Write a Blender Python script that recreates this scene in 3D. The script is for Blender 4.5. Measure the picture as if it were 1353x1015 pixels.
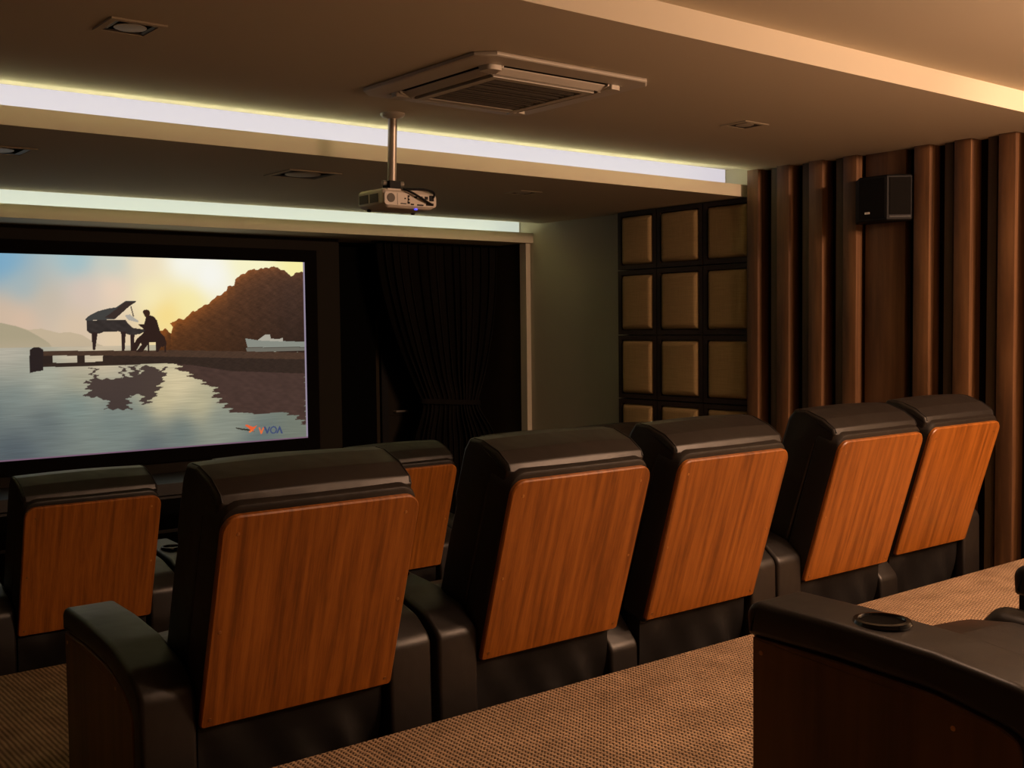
import bpy, bmesh, math, random
import numpy as np
from mathutils import Vector, Matrix
random.seed(7)
R = math.radians
scene = bpy.context.scene
for o in list(bpy.data.objects): bpy.data.objects.remove(o)
COL = scene.collection
EZ = 1.76            # eye height above the lowest floor; all z below are measured from the eye level

# ------------------------------------------------------------------ camera, world, lights, exposure
cam_d = bpy.data.cameras.new('camera'); cam = bpy.data.objects.new('camera', cam_d); COL.objects.link(cam)
yaw, pit, rol = .67595, .05138, -.01094
F = Vector((math.sin(yaw)*math.cos(pit), math.cos(yaw)*math.cos(pit), -math.sin(pit)))
Rt = Vector((math.cos(yaw), -math.sin(yaw), 0)); Up = Rt.cross(F)
R2 = Rt*math.cos(rol) + Up*math.sin(rol); U2 = Up*math.cos(rol) - Rt*math.sin(rol)
M = Matrix((R2, U2, -F)).transposed().to_4x4(); M.translation = Vector((0, 0, EZ))
cam.matrix_world = M
cam_d.sensor_width = 36; cam_d.lens = 1484.9/1353*36; cam_d.clip_start = .02
scene.camera = cam
scene.view_settings.view_transform = 'Standard'; scene.view_settings.look = 'None'
scene.view_settings.gamma = 1; scene.view_settings.use_curve_mapping = False
scene.view_settings.exposure = 0.0
w = bpy.data.worlds.new('world'); scene.world = w; w.use_nodes = True
w.node_tree.nodes['Background'].inputs[0].default_value = (.8, .7, .6, 1)
w.node_tree.nodes['Background'].inputs[1].default_value = .0

def area(name, loc, aim, size, size_y, power, col):
    d = bpy.data.lights.new(name, 'AREA'); d.shape = 'RECTANGLE'; d.size = size; d.size_y = size_y
    d.energy = power; d.color = col
    o = bpy.data.objects.new(name, d); COL.objects.link(o)
    o.location = (loc[0], loc[1], loc[2]+EZ)
    o.rotation_euler = (Vector(aim)-Vector(loc)).to_track_quat('-Z', 'Z').to_euler()
    return o
def spot(name, loc, aim, power, col, angle=100, blend=.6, rad=.05):
    d = bpy.data.lights.new(name, 'SPOT'); d.energy = power; d.color = col; d.spot_size = R(angle); d.spot_blend = blend
    d.shadow_soft_size = rad
    o = bpy.data.objects.new(name, d); COL.objects.link(o)
    o.location = (loc[0], loc[1], loc[2]+EZ)
    o.rotation_euler = (Vector(aim)-Vector(loc)).to_track_quat('-Z', 'Y').to_euler()
    return o
WARM = (1.0, .60, .385)
area('tray_rim_lamp', (4.95, -.3, 1.05), (5.0, 6, .0), 1.0, .06, 95, WARM)
for lx, ly, pw in ((4.0, .5, 48), (5.5, .5, 200), (2.3, 1.5, 38), (4.2, 1.5, 55)):
    spot('tray_downlight_lamp', (lx, ly, 1.085), (lx, ly+.4, -1.2), pw, WARM, 140, .8)
spot('wall_graze_fill', (5.45, .9, 1.06), (5.8, 4.6, -.2), 150, WARM, 75, .8)  # unseen spot added to brighten the slat sides
area('ceiling_fill_area', (4.3, .35, .15), (4.3, .4, 1.1), 2.2, .4, 70, WARM)  # unseen area light added to brighten the rear ceiling

# ------------------------------------------------------------------ helpers
def lin(c):
    return tuple((x/12.92 if x <= .04045 else ((x+.055)/1.055)**2.4) for x in [v/255 for v in c])
class MB:
    def __init__(s): s.v = []; s.f = []
    def add(s, verts, faces):
        n = len(s.v); s.v += [tuple(p) for p in verts]; s.f += [tuple(i+n for i in f) for f in faces]; return s
    def box(s, x0, x1, y0, y1, z0, z1):
        return s.add([(x0,y0,z0),(x1,y0,z0),(x1,y1,z0),(x0,y1,z0),(x0,y0,z1),(x1,y0,z1),(x1,y1,z1),(x0,y1,z1)],
                     [(0,3,2,1),(4,5,6,7),(0,1,5,4),(1,2,6,5),(2,3,7,6),(3,0,4,7)])
    def loops(s, loops, cap=True, closed=False):
        n = len(loops[0]); b = len(s.v)
        for l in loops: s.v += [tuple(p) for p in l]
        m = len(loops)
        for i in range(m if closed else m-1):
            for j in range(n):
                a = b+i*n+j; a2 = b+i*n+(j+1) % n; c = b+((i+1) % m)*n+j; c2 = b+((i+1) % m)*n+(j+1) % n
                s.f.append((a, a2, c2, c))
        if cap and not closed:
            s.f.append(tuple(range(b+n-1, b-1, -1))); s.f.append(tuple(b+(m-1)*n+j for j in range(n)))
        return s
    def tube(s, pts, r, n=8, cap=True):
        pts = [Vector(p) for p in pts]; L = []; up = Vector((0, 0, 1))
        rr = r if isinstance(r, (list, tuple)) else [r]*len(pts)
        prev = None
        for i, p in enumerate(pts):
            t = (pts[min(i+1, len(pts)-1)]-pts[max(i-1, 0)]).normalized()
            if prev is None:
                a = t.cross(up)
                if a.length < .1: a = t.cross(Vector((1, 0, 0)))
            else: a = prev - t*prev.dot(t)
            a.normalize(); prev = a; bb = t.cross(a)
            L.append([p+(a*math.cos(k*2*math.pi/n)+bb*math.sin(k*2*math.pi/n))*rr[i] for k in range(n)])
        return s.loops(L, cap)
    def lathe(s, prof, cx, cy, n=24, cap=True):     # prof = [(r, z)]
        return s.loops([[(cx+r*math.cos(k*2*math.pi/n), cy+r*math.sin(k*2*math.pi/n), z) for k in range(n)] for r, z in prof], cap)
def round_poly(pts, rad, n=5):
    out = []; m = len(pts)
    if not isinstance(rad, (list, tuple)): rad = [rad]*m
    for i, p in enumerate(pts):
        r = rad[i]
        if r <= 0: out.append(p); continue
        p = Vector(p); a = (Vector(pts[i-1])-p); b = (Vector(pts[(i+1) % m])-p)
        la, lb = a.length, b.length; a.normalize(); b.normalize()
        ang = math.acos(max(-1, min(1, a.dot(b))))
        if ang > 3.0: out.append(tuple(p)); continue
        d = min(r/math.tan(ang/2), la*.48, lb*.48); r2 = d*math.tan(ang/2)
        c = p+(a+b).normalized()*(r2/math.sin(ang/2))
        s0 = p+a*d-c; s1 = p+b*d-c
        a0 = math.atan2(s0.y, s0.x); a1 = math.atan2(s1.y, s1.x); da = a1-a0
        while da > math.pi: da -= 2*math.pi
        while da < -math.pi: da += 2*math.pi
        for k in range(n+1):
            t = a0+da*k/n; out.append((c.x+r2*math.cos(t), c.y+r2*math.sin(t)))
    return out
def inset(pts, e):
    m = len(pts); A = sum(pts[i][0]*pts[(i+1) % m][1]-pts[(i+1) % m][0]*pts[i][1] for i in range(m))
    sg = 1 if A > 0 else -1; out = []
    for i in range(m):
        p0 = Vector(pts[i-1]); p = Vector(pts[i]); p1 = Vector(pts[(i+1) % m])
        d0 = (p-p0); d1 = (p1-p)
        if d0.length < 1e-7: d0 = d1
        if d1.length < 1e-7: d1 = d0
        n0 = Vector((-d0.y, d0.x)).normalized()*sg; n1 = Vector((-d1.y, d1.x)).normalized()*sg
        n = n0+n1
        if n.length < 1e-6: n = n0
        n.normalize(); k = e/max(.5, n.dot(n0))
        out.append((p.x+n.x*k, p.y+n.y*k))
    return out
def soft_prism(mb, prof, a0, a1, r, fn, n=4, puff=0):
    """extrude a 2D profile from a0 to a1 with rounded ends; fn(a, p, q) -> xyz"""
    st = []
    for k in range(n+1):
        t = math.pi/2*k/n; st.append((a0+r*(1-math.sin(t)), r*(1-math.cos(t))) )
    st = [(a0+r*(1-math.cos(math.pi/2*k/n)), r*(1-math.sin(math.pi/2*k/n))) for k in range(n+1)]
    en = [(a0+a1-a, e) for a, e in reversed(st)]
    mid = []
    if puff:
        for k in range(1, 8):
            t = k/8; mid.append((st[-1][0]+(en[0][0]-st[-1][0])*t, -puff*math.sin(math.pi*t)))
    return mb.loops([[fn(a, p, q) for p, q in inset(prof, e)] for a, e in st+mid+en])
XY = lambda a, p, q: (a, p, q)      # profile in (y, z), extruded along x
def mesh_of(name, mb, m, smooth=35):
    me = bpy.data.meshes.new(name); me.from_pydata(mb.v, [], mb.f); me.update()
    bm = bmesh.new(); bm.from_mesh(me); bmesh.ops.recalc_face_normals(bm, faces=bm.faces); bm.to_mesh(me); bm.free()
    if m: me.materials.append(m)
    if smooth:
        me.shade_smooth(); me.set_sharp_from_angle(angle=R(smooth))
    return me
def link(name, me, parent=None, loc=(0, 0, 0)):
    o = bpy.data.objects.new(name, me); COL.objects.link(o)
    if parent is not None: o.parent = parent; o.location = loc
    else: o.location = (loc[0], loc[1], loc[2]+EZ)
    return o
def base(o):                        # eye-level coordinates of the top-level parent
    x = Vector((0, 0, 0))
    while o is not None:
        x += Vector(o.location); o = o.parent
    return x-Vector((0, 0, EZ))
def part(name, mb, m, parent, smooth=35, label=None, kind=None):
    """mesh given in eye-level room coordinates, stored relative to its parent"""
    b = base(parent); mb.v = [(p[0]-b.x, p[1]-b.y, p[2]-b.z) for p in mb.v]
    o = link(name, mesh_of(name, mb, m, smooth), parent)
    if label: o['label'] = label
    if kind: o['kind'] = kind
    return o
def struct(name, mb, m, smooth=0, parent=None):
    if parent is not None: return part(name, mb, m, parent, smooth)
    o = link(name, mesh_of(name, mb, m, smooth)); o['kind'] = 'structure'; return o
def thing(name, label, cat, loc, group=None, rotz=0):
    o = link(name, None, None, loc); o.empty_display_size = .1; o.rotation_euler.z = rotz
    o['label'] = label; o['category'] = cat
    if group: o['group'] = group
    return o

# ------------------------------------------------------------------ materials
def new_mat(name):
    m = bpy.data.materials.new(name); m.use_nodes = True
    nt = m.node_tree; b = nt.nodes['Principled BSDF']; return m, nt, b
def plain(name, rgb, rough=.6, spec=.5, metal=0, bump=0, bscale=200, var=0):
    m, nt, b = new_mat(name); c = lin(rgb)
    b.inputs['Base Color'].default_value = (*c, 1); b.inputs['Roughness'].default_value = rough
    b.inputs['Specular IOR Level'].default_value = spec; b.inputs['Metallic'].default_value = metal
    tc = nt.nodes.new('ShaderNodeTexCoord')
    if var:
        n = nt.nodes.new('ShaderNodeTexNoise'); n.inputs['Scale'].default_value = 6; n.inputs['Detail'].default_value = 5
        nt.links.new(tc.outputs['Object'], n.inputs['Vector'])
        r = nt.nodes.new('ShaderNodeValToRGB'); r.color_ramp.elements[0].position = .3; r.color_ramp.elements[1].position = .7
        r.color_ramp.elements[0].color = (*[x*(1-var) for x in c], 1); r.color_ramp.elements[1].color = (*[min(1, x*(1+var)) for x in c], 1)
        nt.links.new(n.outputs['Fac'], r.inputs['Fac']); nt.links.new(r.outputs['Color'], b.inputs['Base Color'])
    if bump:
        n = nt.nodes.new('ShaderNodeTexNoise'); n.inputs['Scale'].default_value = bscale; n.inputs['Detail'].default_value = 3
        nt.links.new(tc.outputs['Object'], n.inputs['Vector'])
        bp = nt.nodes.new('ShaderNodeBump'); bp.inputs['Strength'].default_value = bump; bp.inputs['Distance'].default_value = .004
        nt.links.new(n.outputs['Fac'], bp.inputs['Height']); nt.links.new(bp.outputs['Normal'], b.inputs['Normal'])
    return m
def wood(name, dark, mid, light, rough=.35, sx=26, sz=.6, spec=.4):
    m, nt, b = new_mat(name); N = nt.nodes.new; L = nt.links.new
    tc = N('ShaderNodeTexCoord'); oi = N('ShaderNodeObjectInfo')
    mul = N('ShaderNodeMath'); mul.operation = 'MULTIPLY'; mul.inputs[1].default_value = 37
    L(oi.outputs['Random'], mul.inputs[0])
    va = N('ShaderNodeVectorMath'); va.operation = 'ADD'; L(tc.outputs['Object'], va.inputs[0]); L(mul.outputs[0], va.inputs[1])
    def nz(scale, det, rg=.55, dist=0):
        mp = N('ShaderNodeMapping'); mp.inputs['Scale'].default_value = scale; L(va.outputs[0], mp.inputs['Vector'])
        n = N('ShaderNodeTexNoise'); n.inputs['Scale'].default_value = 1; n.inputs['Detail'].default_value = det
        n.inputs['Roughness'].default_value = rg; n.inputs['Distortion'].default_value = dist; n.normalize = True
        L(mp.outputs[0], n.inputs['Vector']); return n.outputs['Fac']
    a = nz((sx, sx*.15, sz), 2, .45, .15); f = nz((sx*7, sx, sz*3), 3, .55)
    mx = N('ShaderNodeMix'); mx.data_type = 'FLOAT'; mx.inputs[0].default_value = .35; L(a, mx.inputs[2]); L(f, mx.inputs[3])
    r = N('ShaderNodeValToRGB'); e = r.color_ramp.elements
    e[0].position = .36; e[0].color = (*lin(dark), 1); e[1].position = .66; e[1].color = (*lin(light), 1)
    k = e.new(.5); k.color = (*lin(mid), 1)
    L(mx.outputs[0], r.inputs['Fac']); L(r.outputs['Color'], b.inputs['Base Color'])
    b.inputs['Roughness'].default_value = rough; b.inputs['Specular IOR Level'].default_value = spec
    bp = N('ShaderNodeBump'); bp.inputs['Strength'].default_value = .08; bp.inputs['Distance'].default_value = .002
    L(f, bp.inputs['Height']); L(bp.outputs['Normal'], b.inputs['Normal'])
    return m
def leather(name, rgb, rough=.42, spec=.45):
    m, nt, b = new_mat(name); N = nt.nodes.new; L = nt.links.new; c = lin(rgb)
    tc = N('ShaderNodeTexCoord')
    b.inputs['Base Color'].default_value = (*c, 1); b.inputs['Roughness'].default_value = rough
    b.inputs['Specular IOR Level'].default_value = spec
    v = N('ShaderNodeTexVoronoi'); v.inputs['Scale'].default_value = 260; L(tc.outputs['Object'], v.inputs['Vector'])
    n = N('ShaderNodeTexNoise'); n.inputs['Scale'].default_value = 7; n.inputs['Detail'].default_value = 2; L(tc.outputs['Object'], n.inputs['Vector'])
    b1 = N('ShaderNodeBump'); b1.inputs['Strength'].default_value = .12; b1.inputs['Distance'].default_value = .001; L(v.outputs['Distance'], b1.inputs['Height'])
    b2 = N('ShaderNodeBump'); b2.inputs['Strength'].default_value = .25; b2.inputs['Distance'].default_value = .02; L(n.outputs['Fac'], b2.inputs['Height'])
    L(b1.outputs['Normal'], b2.inputs['Normal']); L(b2.outputs['Normal'], b.inputs['Normal'])
    return m
def carpet_mat():
    m, nt, b = new_mat('carpet'); N = nt.nodes.new; L = nt.links.new
    tc = N('ShaderNodeTexCoord'); sp = N('ShaderNodeSeparateXYZ'); L(tc.outputs['Object'], sp.inputs[0])
    def math_(op, a, bb=None):
        q = N('ShaderNodeMath'); q.operation = op
        for i, x in enumerate((a, bb)):
            if x is None: continue
            if isinstance(x, (int, float)): q.inputs[i].default_value = x
            else: L(x, q.inputs[i])
        return q.outputs[0]
    nz = N('ShaderNodeTexNoise'); nz.inputs['Scale'].default_value = 30; nz.inputs['Detail'].default_value = 2; L(tc.outputs['Object'], nz.inputs['Vector'])
    j = math_('MULTIPLY', nz.outputs['Fac'], .010)
    kx = 2*math.pi/.0185; ky = 2*math.pi/.013
    sx = math_('SINE', math_('MULTIPLY', math_('ADD', sp.outputs['X'], j), kx))
    row = math_('MULTIPLY', sp.outputs['X'], kx/2)
    sgn = math_('SIGN', math_('SINE', row))
    sy = math_('SINE', math_('ADD', math_('MULTIPLY', math_('ADD', sp.outputs['Y'], j), ky), math_('MULTIPLY', sgn, 1.57)))
    h = math_('MULTIPLY', math_('ADD', math_('MULTIPLY', sx, .5), .5), math_('ADD', math_('MULTIPLY', sy, .5), .5))
    hole = math_('MINIMUM', math_('MULTIPLY', h, 1.25), 1.0)                       # 1 = gap between loops
    fb = N('ShaderNodeTexNoise'); fb.inputs['Scale'].default_value = 350; fb.inputs['Detail'].default_value = 3; L(tc.outputs['Object'], fb.inputs['Vector'])
    big = N('ShaderNodeTexNoise'); big.inputs['Scale'].default_value = 9; big.inputs['Detail'].default_value = 4; L(tc.outputs['Object'], big.inputs['Vector'])
    mixv = math_('ADD', math_('MULTIPLY', fb.outputs['Fac'], .55), math_('MULTIPLY', big.outputs['Fac'], .45))
    r = N('ShaderNodeValToRGB'); e = r.color_ramp.elements; e[0].position = .35; e[1].position = .65
    e[0].color = (*lin((150, 127, 101)), 1); e[1].color = (*lin((202, 174, 142)), 1); L(mixv, r.inputs['Fac'])
    mx = N('ShaderNodeMix'); mx.data_type = 'RGBA'; L(math_('MULTIPLY', hole, 1.0), mx.inputs[0]); L(r.outputs['Color'], mx.inputs[6]); mx.inputs[7].default_value = (*lin((28, 20, 14)), 1)
    L(mx.outputs[2], b.inputs['Base Color']); b.inputs['Roughness'].default_value = .95; b.inputs['Specular IOR Level'].default_value = .1
    hh = math_('SUBTRACT', math_('MULTIPLY', fb.outputs['Fac'], .3), hole)
    bp = N('ShaderNodeBump'); bp.inputs['Strength'].default_value = .7; bp.inputs['Distance'].default_value = .006; L(hh, bp.inputs['Height']); L(bp.outputs['Normal'], b.inputs['Normal'])
    return m
def fabric(name, rgb, scale=700):
    m, nt, b = new_mat(name); N = nt.nodes.new; L = nt.links.new; c = lin(rgb)
    tc = N('ShaderNodeTexCoord')
    outs = []
    for s in ((scale, scale, 20), (20, 20, scale)):
        mp = N('ShaderNodeMapping'); mp.inputs['Scale'].default_value = s; L(tc.outputs['Object'], mp.inputs['Vector'])
        n = N('ShaderNodeTexNoise'); n.inputs['Scale'].default_value = .35; n.inputs['Detail'].default_value = 2; L(mp.outputs[0], n.inputs['Vector']); outs.append(n.outputs['Fac'])
    mt = N('ShaderNodeMath'); mt.operation = 'ADD'; L(outs[0], mt.inputs[0]); L(outs[1], mt.inputs[1])
    r = N('ShaderNodeMapRange'); r.inputs[1].default_value = .6; r.inputs[2].default_value = 1.4; r.inputs[3].default_value = .78; r.inputs[4].default_value = 1.18; L(mt.outputs[0], r.inputs[0])
    mx = N('ShaderNodeVectorMath'); mx.operation = 'SCALE'; mx.inputs[0].default_value = c; L(r.outputs[0], mx.inputs['Scale'])
    L(mx.outputs[0], b.inputs['Base Color']); b.inputs['Roughness'].default_value = .95; b.inputs['Specular IOR Level'].default_value = .15
    return m
def emit(name, rgb, strength):
    m, nt, b = new_mat(name); b.inputs['Base Color'].default_value = (*lin(rgb), 1)
    b.inputs['Emission Color'].default_value = (*lin(rgb), 1); b.inputs['Emission Strength'].default_value = strength
    return m
M_CEIL = plain('ceiling_paint', (200, 192, 172), .9, .1, bump=.05, bscale=90)
M_WALL = plain('wall_paint', (176, 170, 152), .85, .15, bump=.05, bscale=120)
M_DARKWALL = plain('dark_wall_paint', (52, 44, 32), .85, .15, bump=.06, bscale=60)
M_CARPET = carpet_mat()
M_PANEL = wood('recliner_panel_veneer', (114, 64, 20), (142, 83, 28), (162, 98, 37), .34, 48, .35)
M_SIDE = wood('recliner_side_veneer', (70, 46, 24), (100, 68, 36), (120, 84, 46), .4, 24, .5)
M_SLAT = wood('walnut_slat', (72, 48, 28), (98, 67, 40), (120, 86, 54), .5, 34, .9)
M_THIN = wood('dark_walnut_slat', (62, 50, 36), (80, 64, 46), (96, 78, 56), .55, 34, .9)
M_BACKING = plain('black_backing', (16, 13, 10), .8, .1, bump=.1, bscale=80)
M_LEATHER = leather('black_leather', (29, 25, 22), .42, .5)
M_LEATHER2 = leather('black_leatherette_skirt', (22, 20, 19), .5, .4)
M_BRASS = plain('brass_screw', (190, 140, 90), .3, .5, .9)
M_RING = plain('black_plastic_ring', (14, 13, 13), .22, .6)
M_BLACK = plain('black_plastic', (13, 12, 11), .6, .25)
M_FRAME = plain('dark_brown_frame', (46, 32, 22), .6, .3, bump=.05, bscale=150, var=.15)
M_PAD = fabric('beige_acoustic_fabric', (166, 140, 98))
M_WHITE = plain('white_plastic', (196, 190, 176), .45, .4, bump=.02)
M_WHITE2 = plain('projector_plastic', (205, 196, 182), .4, .4)
M_GREY = plain('grey_grille', (92, 86, 76), .5, .3)
M_DARKGREY = plain('dark_gap', (20, 18, 16), .8, .1)
M_METAL = plain('steel_pole', (180, 172, 160), .35, .5, .6)
M_COVEGLOW = emit('cove_back_glow_main', (227, 219, 227), 0.86)  # lit look of the cove's back wall, put in as emission
M_COVEGLOW2 = emit('cove_back_glow_front', (214, 222, 206), 0.85)
for m_ in (M_COVEGLOW, M_COVEGLOW2): m_.node_tree.nodes['Principled BSDF'].inputs['Base Color'].default_value = (.025, .025, .025, 1)
M_TAPE = emit('led_tape', (244, 244, 196), 46)
M_CURTAIN = fabric('black_curtain_velvet', (24, 20, 16), 300)
M_SCREENFRAME = plain('black_velvet_frame', (16, 13, 11), .9, .05, bump=.1, bscale=300)
M_SCREENWALL = plain('dark_brown_screen_wall', (32, 27, 18), .75, .2, bump=.08, bscale=50)
M_GLASS = plain('smoked_black_glass', (8, 8, 9), .15, .5)
M_CONSOLE = plain('charcoal_console', (44, 42, 40), .5, .4)
SKY=[(0.0984,0.9625,0.49,0.686,0.804),(0.2873,0.9718,0.627,0.765,0.804),(0.3924,0.9578,0.784,0.824,0.784),(0.48,0.9618,0.961,0.894,0.765),(0.6056,0.9755,1,1,0.961),(0.6756,0.9101,1,1,0.98),(0.8119,0.9976,1,0.98,0.804),(0.9941,1.0066,1,0.961,0.667),(0.1445,0.8372,0.647,0.725,0.745),(0.2025,0.7646,0.804,0.745,0.667),(0.1419,0.691,0.882,0.753,0.647),(0.0941,0.7203,0.843,0.737,0.635),(0.3055,0.8221,0.871,0.784,0.725),(0.3905,0.8429,0.961,0.843,0.745),(0.4999,0.8062,1,0.949,0.745),(0.5437,0.7081,1,0.882,0.549),(0.2819,0.6524,0.871,0.776,0.667),(0.6141,0.768,1,0.941,0.667),(0.0324,0.9593,0.412,0.627,0.784),(0.4084,0.612,0.902,0.804,0.667)]
WATER=[(0.0999,0.5097,0.745,0.714,0.647),(0.2793,0.5018,0.804,0.745,0.647),(0.1175,0.4176,0.627,0.627,0.569),(0.1963,0.4126,0.667,0.675,0.608),(0.1159,0.3262,0.471,0.518,0.502),(0.1921,0.1709,0.392,0.431,0.431),(0.2752,0.2563,0.478,0.541,0.522),(0.5725,0.3288,0.871,0.804,0.647),(0.5253,0.2528,0.804,0.745,0.588),(0.6415,0.2221,0.745,0.706,0.569),(0.7005,0.1344,0.529,0.557,0.51),(0.5805,0.087,0.412,0.463,0.455),(0.4876,0.0189,0.361,0.4,0.408),(0.1107,0.033,0.322,0.361,0.384),(0.8488,-0.0298,0.392,0.439,0.431),(0.9545,0.0206,0.463,0.49,0.439),(0.3792,0.1499,0.463,0.51,0.49),(0.0195,0.2622,0.373,0.424,0.431),(0.2978,0.3682,0.667,0.647,0.549),(0.4448,0.1425,0.471,0.518,0.494),(0.3421,0.499,0.843,0.765,0.647)]
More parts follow.
